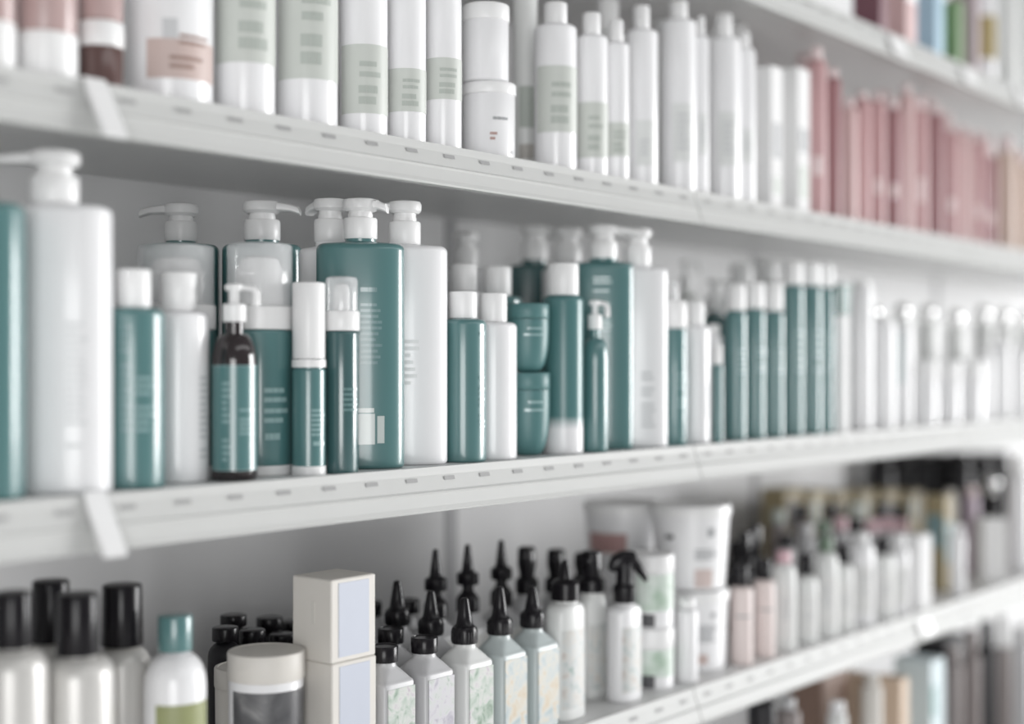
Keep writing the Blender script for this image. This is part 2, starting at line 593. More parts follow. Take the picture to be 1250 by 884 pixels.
# big teal / white pair
T, a, b, hb = pump_bottle('big teal pump bottle with two pale printed boxes low on its front', 440, .056, 107, 298, 292.5, 243, TEAL, rot=-45, ang=-60, colw=41, L=.029, group=GP,
                          txt=[(-78, 12, .76, .80, 1, mat('faint_teal_print', (.155, .265, .27), .36, coat=1.)), (-78, 12, .45, .73, 7, mat('faint_teal_print', (.155, .265, .27), .36, coat=1.))])
T.part('printed_panel', [patch(a, b, 2.5, -97, -76, .11 * hb, .245 * hb, k=6), patch(a, b, 2.5, -95, -77, .25 * hb, .27 * hb, k=6), patch(a, b, 2.5, -73, -63, .115 * hb, .235 * hb, k=4)], mat('pale_box_print', (.55, .60, .58), .36, coat=1.), label='pale printed boxes')
pump_bottle('big white pump bottle touching the big teal pump bottle, spout turned left', 494, .060, 104, 301, 299, 246, WHITE, rot=-45, ang=LEFT, colw=39, L=.042, group=GP,
            txt=[(-88, 12, .35, .60, 5, mat('ghost_grey_print', (.72, .73, .73), .4))])
cap_bottle('small teal bottle with white cap in front of the middle rail, beside white pump bottle', 565, 58, 390, 356, 35, TEAL, CAPW, txt=[(-84, 13, .22, .60, 6, TEALP), (-86, 10, .86, .91, 1, TEALP)], group=GS)
cap_bottle('small white bottle with white cap, left of the two stacked teal jars', 602, 58, 394, 358, 34, WHITE, CAPW, txt=None, group=GS)
cap_bottle('white capped bottle seen directly behind the front small teal bottle', 566, 54, 357, 323, 33, WHITE, CAPW, y=.118, group=GS)
cap_bottle('teal bottle with white cap behind the small white bottle by the jars', 607, 60, 362, 326, 35, TEAL, CAPW, y=.125, group=GS)
pump_bottle('white pump bottle at the back by the panel seam, spout to camera', 569, .25, 70, 330, 326, 284, WHITE, rot=-40, ang=TOWARD, colw=29, L=.035, group=GP)


def bowl_jar(label, px, w, ylid, ylidb, ybase, y, lift=0., group=None):
    T = Thing('cream_jar', label, 'jar', px, y, 'middle', group, 0, lift)
    r = w / 2 * T.s
    ht, hl = T.h(ylid), T.h(ylidb)
    secs = []
    for i in range(9):
        t = pi / 2 * i / 8
        secs.append(R(r * .40 + r * .585 * sin(t) ** .8, hl * .72 * (1 - cos(t)) if i else 0))
    secs += [R(r * .99, hl * .8), R(r * .99, hl)]
    T.part('body', loft(secs, 56), TEALM)
    T.part('lid', loft([R(r * .985, hl + .0006), R(r, hl + .0012), R(r, ht - .0015), R(r - .0008, ht - .0004), R(r - .002, ht)], 56), TEALM)
    T.part('printed_text', [patch(r * .99, r * .99, 2, -140, -100, hl * .80, hl * .84, .0008), patch(r * .99, r * .99, 2, -150, -98, hl * .68, hl * .72, .0010)], TEALP)
    return T, ht


T, ht = bowl_jar('teal tapered cream jar, lower of the stacked pair', 644, 55, 454.5, 476, 560, .052)
bowl_jar('teal tapered cream jar standing on top of another jar', 643, 55, 371, 390, 452, .052, lift=ht + .0006)

T, r, hb, ht = cap_bottle('teal bottle fading to white at its foot with large white cap', 687, 50, 362, 322, 39, ombre('teal_to_white_plastic', (.78, .78, .79), (.074, .182, .184), .030, .046), CAPW, txt=None, group=None)
treatment('small teal treatment bottle with hooked white pump, right of the two-tone bottle', 726, 33, 440, 402, 384, 367, TEAL, group=GT, y=.025)
pump_bottle('teal pump bottle in the shade above the stacked teal jars', 652, .24, 62, 324, 318, 276, TEALD, rot=-42, ang=RIGHT, colw=33, L=.055, group=GP)  # deeper teal than its range: the back row's shade put into the colour
pump_bottle('white pump bottle behind the two-tone teal bottle', 693, .175, 62, 328, 322, 279, WHITE, rot=-42, ang=80, colw=33, L=.035, group=GP)
pump_bottle('large teal pump bottle right of the two-tone bottle, touching a white one', 736, .056, 74, 321, 316, 275, TEAL, d=.5, rot=-50, ang=RIGHT, colw=35, L=.046, group=GP,
            txt=[(-92, 14, .62, .92, 8, TEALP)])
pump_bottle('white pump bottle between large teal pump bottle and small teal spray', 778, .042, 73, 327, 324, 279, WHITE, d=.5, rot=-50, ang=LEFT, colw=33, L=.04, group=GP,
            txt=[(-74, 14, .10, .42, 7, GREYP)])
mousse('small teal spray with white collar right of the last big white pump', 823, 31, 401, 368, 342, TEAL, group=GM, foot=False, actw=.32, capw=12,
       txt=[(-92, 36, .30, .62, 4, TEALP)])
cap_bottle('small white bottle right of the small teal spray', 849, 35, 398, 368, 22, WHITE, CAPW, group=GS, txt=[(-80, 20, .2, .5, 4, GREYP)])
cap_bottle('slim white bottle beside the row of slim teal bottles', 870, 24, 408, 396, 18, WHITE, CAPW, y=.052, group=GS)
cap_bottle('very slim teal tube bottle in front of slim white bottle', 876, 14, 446, 420, 12, TEAL, CAPW, back=.004, group=GS, sh=.002)
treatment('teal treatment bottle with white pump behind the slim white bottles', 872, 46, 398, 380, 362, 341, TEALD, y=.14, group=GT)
treatment('pale treatment bottle behind the last big white pump bottle', 838, 34, 372, 352, 338, 318, MILK, y=.22, group=GT)
# the run of slim teal bottles
GR = 'slim teal bottles in a row on the middle shelf'
for i, (px, w, yb, yt, cw) in enumerate([(898, 26, 380, 347, 24), (921, 26, 378, 345, 24), (944, 26, 381, 346, 24)]):
    cap_bottle('%s slim teal bottle with white cap right of the slim white bottles' % ['first', 'second', 'third'][i], px, w, yb, yt, cw, TEAL, CAPW, txt=[(-95, 40, .5, .7, 3, TEALP)], group=GR, N=36)
for i, (px, w, yb, yt, cw) in enumerate([(968, 26, 349, 320, 24), (990, 26, 350, 321, 24), (1008, 20, 352, 322, 19)]):
    cap_bottle('%s taller teal bottle with wide white cap, right of the slim teal ones' % ['leftmost', 'middle', 'rightmost'][i], px, w, yb, yt, cw, TEAL, CAPW, txt=[(-95, 40, .4, .7, 4, TEALP)], group=GR, N=36)
cap_bottle('white bottle in back row above the slim teal bottles', 905, 40, 352, 322, 28, MILK, CAPW, y=.20, group=GS, N=36)
cap_bottle('white bottle in back row left of the wide white caps', 935, 40, 345, 318, 28, MILK, CAPW, y=.22, group=GS, N=36)


def carton(label, px, wx, dy, ytop, m, y=None, shelf='middle', lift=0., rot=0, group=None, panel=None, pm=None, cat='box', name='carton', extra=None, h=None, side=None):
    """cardboard box; wx, dy in metres; panel = (u0,u1,v0,v1) fractions of its front face"""
    yy = dy / 2 + .012 if y is None else y
    T = Thing(name, label, cat, px, yy, shelf, group, rot, lift)
    ht = h if h else T.h(ytop)
    T.part('box_body', boxmesh(-wx / 2, wx / 2, -dy / 2, dy / 2, 0, ht, .0012), m, smooth=False)
    if panel:
        for k, (u0, u1, v0, v1) in enumerate(panel if isinstance(panel, list) else [panel]):
            T.part('printed_panel', boxmesh(-wx / 2 + u0 * wx, -wx / 2 + u1 * wx, -dy / 2 - .0006, -dy / 2 + .0002, v0 * ht, v1 * ht, .0001), pm[k] if isinstance(pm, list) else pm, smooth=False)
    if side:
        (u0, u1, v0, v1), sm = side
        T.part('side_panel', boxmesh(-wx / 2 - .0006, -wx / 2 + .0002, -dy / 2 + u0 * dy, -dy / 2 + u1 * dy, v0 * ht, v1 * ht, .0001), sm, smooth=False)
    T.ht = ht
    return T


carton('white carton with dark teal carton behind it, middle shelf', 1020, .030, .036, 385, CARDW, y=.032)
carton('dark teal carton behind a white carton, middle shelf', 1026, .056, .03, 348, mat('dark_teal_card', (.03, .125, .11), .4), y=.115)
cap_bottle('tall white bottle with flat white cap right of the dark teal carton', 1052, 27, 352, 343, 22, WHITE, CAPW, group=GS, N=36)
GW = 'white bottles at the right end of the middle shelf'
for i, (px, w, yb, yt, cw) in enumerate([(1078, 30, 392, 384, 20), (1103, 22, 398, 390, 14)]):
    T, r, hb, ht = cap_bottle(['wide white bottle right of the tall white flat-capped one', 'narrow white bottle with pale teal stripe, left of the low white jars'][i], px, w, yb, yt, cw, WHITE, CAPW, group=GW, N=36)
    if i:
        T.part('printed_stripe', [patch(r, r, 2, -185, -160, hb * .42, hb * .93)], mat('misty_teal_print', (.50, .60, .60), .4), label='pale teal stripe')


def jar(label, px, w, ylid, ylidb, mb, ml, shelf='middle', y=None, lift=0., group=None, labm=None, lab=(.1, .9), taper=.94, name='jar', txt=None, lip=1.03, arc=(-190, -10)):
    r, yy = facing(px, w)
    T = Thing(name, label, 'jar', px, yy if y is None else y, shelf, group, 0, lift)
    r = w / 2 * T.s
    ht, hl = T.h(ylid), T.h(ylidb)
    rb = r / lip
    T.part('body', loft([R(rb * taper - .002, 0), R(rb * taper, .002), R(rb, hl - .002), R(rb * .96, hl)], 52), mb)
    T.part('lid', loft([R(r * .99, hl), R(r, hl + .0008), R(r, ht - .002), R(r - .0007, ht - .0006), R(r - .002, ht), R(r - .004, ht), R(r - .0046, ht - .0008)], 52), ml)
    if labm:
        T.part('label', [patch(rb * taper, rb * taper, 2, arc[0], arc[1], hl * lab[0], hl * lab[1], k=26, a1=rb, b1=rb, H=hl)], labm)
    if txt:
        for tc, half, q0, q1, rows, mm in txt:
            T.part('printed_text', words(rb * taper, rb * taper, 2, tc, half, q0 * hl, q1 * hl, rows, off=.0009, a1=rb, b1=rb, H=hl), mm)
    T.ht = ht
    return T


GJ = 'low white jars on the middle shelf'
for i, px in enumerate((1128, 1156, 1184)):
    jar(['first', 'second', 'third'][i] + ' low white jar counted from the pale striped bottle, middle shelf', px, 34, 440, 462, WHITE, CAPW, group=GJ, taper=.98)
for i, (px, w, yb) in enumerate([(1203, 20, 432), (1222, 24, 420), (1243, 24, 430), (1264, 24, 425)]):
    cap_bottle(['slim white bottle right of the low white jars', 'white bottle near the right picture edge, middle shelf', 'white bottle at the right picture edge, middle shelf', 'white bottle cut by the right picture edge, middle shelf'][i], px, w, yb, yb - 12, 14, WHITE, CAPW, group=GW, N=32)


def dome_bottle(label, px, w, ybody, yball, y, m=WHITE, shelf='middle', group=None, mc=None, ballw=None):
    T = Thing('bottle', label, 'bottle', px, y, shelf, group)
    r = w / 2 * T.s
    hb, ht = T.h(ybody), T.h(yball)
    rb = (ballw / 2 * T.s) if ballw else (ht - hb) * .5
    T.part('body', loft(rounded(r, r, 2, 0, hb, .003, r * .5, 5, r * .7) + [R(rb * .6, hb + .001)], 36), m)
    secs = [R(rb * .7, hb + .001)]
    zc = ht - rb
    for i in range(0, 10):
        t = -pi / 4 + (pi / 2 + pi / 4 - .1) * i / 9
        secs.append(R(max(rb * cos(t), .0004), zc + rb * sin(t)))
    T.part('ball_cap', loft(secs, 32), mc or SILVER, label='shiny round cap')


GD = 'white bottles with shiny round caps'
for i, (px, yb) in enumerate([(1066, 372), (1101, 370), (1132, 372), (1166, 378), (1200, 373), (1225, 377), (1248, 381)]):
    o = ['first', 'second', 'third', 'fourth', 'fifth', 'sixth', 'seventh'][i]
    dome_bottle('%s from left of the shiny round capped bottles in the back row' % o, px, 26, yb + 19, yb, .085 + .008 * (i % 3), group=GD, m=MILK)

# ------------------------------------------------------------------ upper shelf
GU = 'mauve jars and bottles at the left end of the upper shelf'


def two_tone(label, px, w, ysplit, mtop, mbot, shelf='upper', hh=.20, group=None, back=.012):
    r, yy = facing(px, w, back)
    T = Thing('bottle', label, 'bottle', px, yy, shelf, group)
    r = w / 2 * T.s
    hs = max(T.h(ysplit), .012)
    T.part('base_sleeve', loft([R(r * .96, 0), R(r * 1.0, .002), R(r * 1.0, hs), R(r * .97, hs + .0005)], 48), mbot)
    T.part('body', loft([R(r * .97, hs + .0006)] + rounded(r * .97, r * .97, 2, hs + .001, hh * .78, .0005, .010, 4)[1:] + [R(r * .5, hh * .785)], 48), mtop)
    T.part('cap', loft([R(r * .55, hh * .785), R(r * .55, hh - .002), R(r * .5, hh)], 32), CAPW)
    return T


two_tone('mauve bottle with white foot at the left picture edge, upper shelf', -10, 56, 30, MAUVE, CAPW, group=GU)
two_tone('second mauve bottle with white foot, left of the brown jar stack', 57, 74, 45, MAUVE, CAPW, group=GU)
T = jar('dark brown jar with white lid, lower of the stack on the upper shelf', 123, 56, 29, 60, BROWNG, CAPW, shelf='upper', y=.035, group=GU, taper=.97)
jar('mauve brown jar standing on the white lid of a darker brown jar', 123, 56, -50, -22, MAUVE, CAPW, shelf='upper', y=.035, lift=T.ht + .0005, group=GU, taper=.97)

T, r, hb, ht = cap_bottle('wide white bottle with blush label between brown jars and sage bottles', 208, 102, -60, -110, 60, WHITE, CAPW, shelf='upper')
T.part('label', [patch(r, r, 2, -160, -50, T.h(105), T.h(58), k=18)] , PINKL)
T.part('printed_text', words(r, r, 2, -92, 24, T.h(68), T.h(52), 2, off=.001) + words(r, r, 2, -105, 24, T.h(98), T.h(78), 2, off=.001), BROWNP)
T.part('printed_arch', [patch(r, r, 2, -138, -118, T.h(58), T.h(34))], GREYP)

GE = 'white bottles with sage green labels on the upper shelf'
SAGEL = [(299, 73, 83, -40, 'leftmost sage labelled bottle, right of the blush labelled bottle'),
         (375, 74, 103, -30, 'second sage labelled bottle from the left, upper shelf'),
         (444, 58, 143, 60, 'third sage labelled bottle, white above and sage below'),
         (496, 48, 140, 88, 'fourth sage labelled bottle, half hidden by the third one'),
         (541, 45, 125, 75, 'sage labelled tube with glossy foot, left of the stacked white jars'),
         (678, 52, 165, 85, 'sage labelled bottle first to the right of the stacked white jars'),
         (722, 40, 195, 128, 'sage labelled bottle second to the right of the stacked white jars'),
         (752, 32, 193, 152, 'narrow sage labelled bottle, third right of the stacked white jars')]
for i, (px, w, y0, y1, lb) in enumerate(SAGEL):
    r_, yy = facing(px, w)
    _, s_ = at(px, yy)
    top = 447 - (.232 + .205) / s_
    T, r, hb, ht = cap_bottle(lb, px, w, top + 28, top, w * .55, WHITE, CAPW, shelf='upper', group=GE, N=48)
    za, zb = max(T.h(y0), .006), min(T.h(y1), hb - .012)
    T.part('label', [patch(r, r, 2, -200, -42, za, zb, k=26)], SAGE, label='sage green label')
    T.part('printed_text', words(r, r, 2, cam_side(px) + 20, 30, za + (zb - za) * .45, za + (zb - za) * .75, 2, off=.0009, fill=.5) + words(r, r, 2, cam_side(px) + 18, 30, za + (zb - za) * .08, za + (zb - za) * .4, 2, off=.0009, fill=.7), SAGED)

T = jar('white jar with small printed lines, lower of the white stack', 597, 66, 104, 118, WHITE, CAPW, shelf='upper', y=.040, taper=.99, group='white jars stacked on the upper shelf',
        txt=[(-110, 22, .55, .63, 1, MIDP), (-130, 8, .25, .40, 2, mat('rust_print', (.42, .27, .24), .5)), (-72, 12, .05, .15, 1, GREYP)])
jar('white jar with flat rim on top of the printed white jar', 593, 58, 8, 28, WHITE, CAPW, shelf='upper', y=.040, lift=T.ht + .0005, taper=.99, group='white jars stacked on the upper shelf')
T, r, hb, ht = cap_bottle('slim white bottle with olive print, behind the stacked white jars', 641, 30, -10, -40, 20, MILK, CAPW, shelf='upper', y=.105, group=GE)
T.part('label', [patch(r, r, 2, -170, -40, T.h(158), T.h(108), k=14)], SAGED)
T.part('lower_label', [patch(r, r, 2, -170, -40, T.h(196), T.h(178), k=14)], mat('greige_label', (.47, .45, .42), .5))

GH = 'plain white bottles on the upper shelf before the pink row'
WHT = [(783, 40, 38, 8, 150, 205), (828, 44, 26, 2, 130, 200), (856, 18, 44, 20, 140, 190), (883, 42, 48, 18, 140, 205), (909, 26, 60, 40, 160, 200)]
WL = ['white bottle with grey print beside the narrow sage bottle', 'white bottle with large grey print under the top shelf edge',
      'narrow white bottle second before the white cartons, upper shelf', 'wide white bottle left of the white cartons, upper shelf', 'slim white bottle touching the white cartons, upper shelf']
for (px, w, yb, yt, l0, l1), lb in zip(WHT, WL):
    T, r, hb, ht = cap_bottle(lb, px, w, yb, yt, w * .5, WHITE, CAPW, shelf='upper', group=GH, N=40)
    T.part('label', [patch(r, r, 2, -165, -100, T.h(l1), T.h(l0), k=12)], mat('pale_grey_label', (.68, .695, .685), .5))
    T.part('printed_text', words(r, r, 2, -130, 20, T.h(l1 - 10), T.h(l0 + 12), 4, off=.0009), GREYP)
carton('white carton with grey print, left of the other white carton, upper shelf', 932, .036, .045, 84, CARDW, shelf='upper', panel=[(.2, .8, .35, .6), (.2, .8, .1, .22)], pm=[MIDP, SAGED], group='white cartons before the pink row')
carton('white carton with grey print touching the pink row, upper shelf', 965, .040, .045, 86, CARDW, shelf='upper', panel=[(.15, .85, .42, .58), (.1, .9, .1, .32)], pm=[MIDP, SAGED], group='white cartons before the pink row')
for i, (px, yt) in enumerate([(742, 0), (812, 26), (872, 40), (898, 32)]):
    T, r, hb, ht = cap_bottle(['white capped bottle in second row above narrow sage bottle', 'white capped bottle in second row, cap just under the top shelf',
                               'white capped bottle in second row left of the white cartons', 'white capped bottle in second row nearest the white cartons'][i], px, 40, yt + 40, yt, 26, MILK, CAPW, shelf='upper', y=.14, group='white bottles of the second row', N=36)

GK = 'pink bottles in a row on the upper shelf'
ORD = ['first', 'second', 'third', 'fourth', 'fifth', 'sixth', 'seventh', 'eighth', 'ninth', 'tenth', 'eleventh', 'twelfth', 'thirteenth', 'fourteenth', 'fifteenth']
PK = [(996, 26, 74, 58, ROSE), (1017, 20, 96, 84, ROSED), (1036, 22, 132, 120, ROSEL), (1052, 22, 122, 112, ROSE), (1070, 22, 124, 114, ROSE), (1089, 24, 134, 122, ROSED),
      (1106, 20, 116, 104, ROSEL), (1122, 22, 134, 118, ROSE), (1141, 22, 140, 126, ROSED), (1159, 22, 160, 148, ROSE), (1176, 20, 164, 154, ROSEL), (1193, 20, 172, 160, ROSE), (1208, 18, 192, 182, ROSED)]
for i, (px, w, yb, yt, m) in enumerate(PK):
    T, r, hb, ht = cap_bottle('%s pink bottle from the white cartons, upper shelf' % ORD[i], px, w, yb, yt, w * .6, m, ROSEC, shelf='upper', group=GK, N=32, sh=.008)
    if i in (0, 4, 5, 7, 9, 11, 12):
        T.part('label', [patch(r, r, 2, -165, -120, hb * .26, hb * (.38 if i != 7 else .45), k=8)], ROSEC, label='pale spot label')
for i, (px, yb) in enumerate([(982, 66), (1077, 112), (1128, 118), (1150, 138), (1202, 166)]):
    T, r, hb, ht = cap_bottle('%s back row bottle with pale domed cap showing above the pink row' % ORD[i], px, 26, yb + 22, yb, 20, ROSEL, ROSEC, shelf='upper', y=.13, group='pale capped bottles behind the pink row', N=32)
for i, (px, yb, yt) in enumerate([(1228, 186, 168), (1247, 200, 184), (1268, 205, 190)]):
    cap_bottle(['first beige bottle right of the pink row', 'second beige bottle, at the right picture edge, upper shelf', 'third beige bottle, cut by the right picture edge, upper shelf'][i], px, 24, yb, yt, 16, BEIGE, ROSEC, shelf='upper', group='beige bottles after the pink row', N=32)

# ------------------------------------------------------------------ top shelf
carton('plum coloured carton, leftmost on the topmost shelf', 1062, .030, .05, -60, PLUM, shelf='top', h=.14)
carton('pink and white carton right of the plum carton, topmost shelf', 1096, .045, .05, 0, ROSEL, shelf='top', h=.15, panel=(.04, .96, .52, .97), pm=WCARD)
carton('dusty blue carton between pink and green ones, topmost shelf', 1131, .038, .05, 0, BLUE, shelf='top', h=.15)
T = carton('leaf green carton right of the blue one, topmost shelf', 1157, .026, .05, 4, LEAF, shelf='top', h=.125)
carton('greyish mauve carton between green carton and mustard bottle, topmost shelf', 1177, .026, .05, 0, mat('grey_mauve_card', (.36, .29, .31), .5), shelf='top', h=.16)
T, r, hb, ht = cap_bottle('white bottle with mustard label on the topmost shelf', 1201, 28, -40, -70, 18, WHITE, CAPW, shelf='top', N=36)
T.part('label', [patch(r, r, 2, -192, -32, T.h(74), T.h(22), k=18)], MUSTARD)
for i, px in enumerate((1228, 1252)):
    cap_bottle(['pale grey bottle right of the mustard labelled one, topmost shelf', 'pale grey bottle cut by the right picture edge, topmost shelf'][i], px, 30, -30, -60, 18, MILK, CAPW, shelf='top', group='pale bottles on the topmost shelf', N=32)

GHL = 'painted highlight plates on the shelf rails'


def plate(label, px, shelf, w=.058, h=.036, zc=-.022):  # added white plate, its colour stands in for a specular highlight on the rail
    x, s = at(px, -.01)
    o = make('rail_highlight', boxmesh(-w / 2, w / 2, -.0008, .0008, -h / 2, h / 2, .0003), WCARD, None, False)
    o.location = (x, -.0142, SHELF[shelf] + zc)
    o.rotation_euler = (radians(-22), 0, 0)
    o['label'], o['category'], o['group'] = label, 'price tag', GHL


plate('painted highlight tag on the topmost rail below the pink and white carton', 1094, 'top')
plate('painted highlight tag on the topmost rail below the mauve carton', 1180, 'top')
plate('painted highlight tag on the topmost rail at the right picture edge', 1246, 'top')
plate('painted highlight tag on the lower rail above the pale blue carton', 1128, 'lower', .05, .028)

# ------------------------------------------------------------------ lower shelf
GB = 'pearl bottles with tall black caps'
for i, (px, w, yb, yt, cw, y) in enumerate([(16, 82, 792, 722, 46, None), (62, 76, 785, 708, 46, .115), (95, 88, 800, 724, 52, None), (149, 68, 789, 713, 50, .092)]):
    cap_bottle(['pearl bottle with black cap cut by the left picture edge', 'pearl bottle with black cap standing behind the other black capped ones',
                'pearl bottle with black cap, nearest of the four', 'pearl bottle with black cap beside the teal capped bottle'][i],
               px, w, yb, yt, cw, PEARL, BLACK, shelf='lower', y=y, sh=.014, dzs=.018, group=GB, taper=.95)
T, r, hb, ht = cap_bottle('white bottle with teal cap and olive label, lower shelf', 214, 75, 795, 750, 42, WHITE, TEAL, shelf='lower', sh=.020, dzs=.030, y=.042)
T.part('label', [patch(r, r, 2, -165, -50, .03, T.h(853), k=18)], OLIVE, label='olive green label')

GBK = 'black bottles with flat black caps at the back'
for i, (px, yb, yt, y) in enumerate([(275, 783, 765, .215), (308, 786, 768, .215), (285, 765, 750, .27), (329, 770, 753, .27), (358, 772, 758, .28), (345, 786, 773, .215)]):
    T, r, hb, ht = cap_bottle(['black bottle behind the white jar, left one in front', 'black bottle behind the white jar, second in front', 'black bottle in the back row left, above the white jar',
                               'black bottle in the back row middle, above the white jar', 'black bottle in the back row nearest the boxes', 'black bottle in front row nearest the boxes'][i],
                              px, 42, yb, yt, 32, BLACKM, BLACK, shelf='lower', y=y, sh=.017, dzs=.016, group=GBK, N=40)
T = jar('white jar with charcoal label left of the stacked boxes', 325, 94, 793, 826, WHITE, CREAM, shelf='lower', y=.066, labm=CHARM, lab=(.40, .93), taper=.97)
jar('cream jar behind the white jar with charcoal label', 300, 76, 812, 836, CREAM, CREAM, shelf='lower', y=.145, taper=.97)

BW, BD = .062, .056
T = carton('cream box with lavender front panel, lower of the stacked pair', 409, BW, BD, 801, CREAM, shelf='lower', y=.042, panel=(.16, .84, .05, .97), pm=LAV, group='stacked cream boxes')
carton('cream box with lavender front panel, stacked on top', 408, BW, BD, 701, CREAM, shelf='lower', y=.042, panel=(.16, .84, .06, .95), pm=LAV, lift=T.ht + .0004, group='stacked cream boxes', side=((.42, .5, .45, .72), mat('cream_print', (.6, .58, .54), .5)))


def sq_bottle(label, px, y, side, zsh, zneck, cap, m, lab=None, tip=0, group=None, d=1.0, cs=1.0):
    """square bottle with pyramid shoulders; zsh shoulder, zneck height of the cap's lower edge"""
    T = Thing('square_bottle', label, 'bottle', px, y, 'lower', group)
    a = side / 2
    b = a * d
    rn = .0125 * cs
    secs = [(a - .003, b - .003, 9, 0), (a, b, 9, .003), (a, b, 9, zsh - .004), (a - .0006, b - .0006, 8.5, zsh - .0015), (a - .0022, b - .0022, 7.5, zsh)]
    for q in (.2, .4, .6, .8, 1.):
        secs.append((a - .0022 + (rn * 1.02 - a + .0022) * q, b - .0022 + (rn * 1.02 - b + .0022) * q, 7.5 - 5.3 * q ** .8, zsh + (zneck - zsh) * .70 * q))
    secs += [R(rn * .95, zsh + (zneck - zsh) * .86), R(rn * .95, zneck + .002)]
    T.part('body', loft(secs, 64), m)
    rc = .0145 * cs
    z = zneck
    if cap == 'flat':
        T.part('cap', loft([R(rc * .98, z), R(rc, z + .0008), R(rc, z + .0155), R(rc * .95, z + .0165), R(rc * .88, z + .0165), R(rc * .86, z + .0155)], 44), BLACK)
    else:
        def cone(zb, top, r0):
            return [R(r0, zb), R(r0 * .80, zb + .003), R(r0 * .66, zb + (top - zb) * .4), R(r0 * .42, top - .004), R(r0 * .34, top - .001), R(r0 * .2, top)]
        if cap == 'double':
            T.part('cap', [loft([R(rc, z), R(rc, z + .016), R(rc * .8, z + .021), R(rc * .5, z + .026), R(rc * .5, z + .036)], 40),
                           loft([R(rc * .92, z + .034), R(rc * .95, z + .035), R(rc * .95, z + .047), R(rc * .8, z + .049)] + cone(z + .0491, z + tip, rc * .66), 40)], BLACK)
        else:
            T.part('cap', loft([R(rc * .98, z), R(rc, z + .001), R(rc, z + .0145), R(rc * .9, z + .018)] + cone(z + .0181, z + tip, rc * .80), 44), BLACK)
            ribs = []
            for k in range(30):
                t = 2 * pi * k / 30
                ribs.append(boxmesh(rc * cos(t) - .0004, rc * cos(t) + .0004, rc * sin(t) - .0004, rc * sin(t) + .0004, z + .002, z + .0135, .0001))
            T.part('cap_ribs', ribs, BLACK, smooth=False)
    if lab is not None:
        T.part('label', boxmesh(-a * .80, a * .92, -b - .0007, -b + .0002, .012, zsh - .007, .0002), lab, smooth=False)
    return T


GQ = 'square bottles with black caps, front row of the lower shelf'
ZS, ZN = .102, .1195
sq_bottle('square bottle with flat black cap right of the stacked boxes', 469, .036, .047, ZS, ZN, 'flat', MILKG, FLOR[0], group=GQ)
sq_bottle('square bottle with flat black cap and lilac label, second from the boxes', 518, .036, .047, ZS, ZN, 'flat', MILKG, FLOR[1], group=GQ)
sq_bottle('square bottle with ribbed pointed black cap and green label', 567, .036, .047, ZS, ZN, 'cone', MILK, FLOR[0], tip=.050, group=GQ)
sq_bottle('bluish square bottle with pointed black cap, left one of two', 610, .036, .046, ZS, ZN + .001, 'cone', MILKB, FLOR[2], tip=.054, group=GQ)
sq_bottle('bluish square bottle with pointed black cap, right one of two', 650, .036, .046, ZS, ZN, 'cone', MILKB, FLOR[2], tip=.048, group=GQ)
GQ2 = 'square bottles with black caps, behind the front row'
sq_bottle('square bottle with flat black cap in second row behind lilac labelled one', 477, .100, .046, ZS, ZN, 'flat', MILKG, FLOR[1], group=GQ2)
sq_bottle('square bottle with pointed cap in second row, right one', 526, .098, .046, ZS, ZN, 'cone', MILKG, FLOR[0], tip=.050, group=GQ2)
sq_bottle('square bottle with pointed cap in third row, left one', 485, .155, .046, ZS, ZN + .004, 'cone', MILKG, FLOR[0], tip=.052, group=GQ2)
sq_bottle('square bottle with flat black cap at the back beside the boxes', 452, .245, .034, ZS, ZN - .001, 'flat', MILKG, FLOR[1], group=GQ2)
sq_bottle('square bottle with flat black cap at the back, second from the boxes', 498, .213, .034, ZS, ZN + .001, 'flat', MILKG, FLOR[1], group=GQ2)
GQ3 = 'bottles with double black applicator caps at the back'
for i, (px, y) in enumerate([(532, .165), (571, .165), (612, .160)]):
    sq_bottle('bottle with tall double black applicator cap, %s of three' % ['left', 'middle', 'right'][i], px, y, .046, ZS, ZN, 'double', MILKG, FLOR[3], tip=.084, group=GQ3)


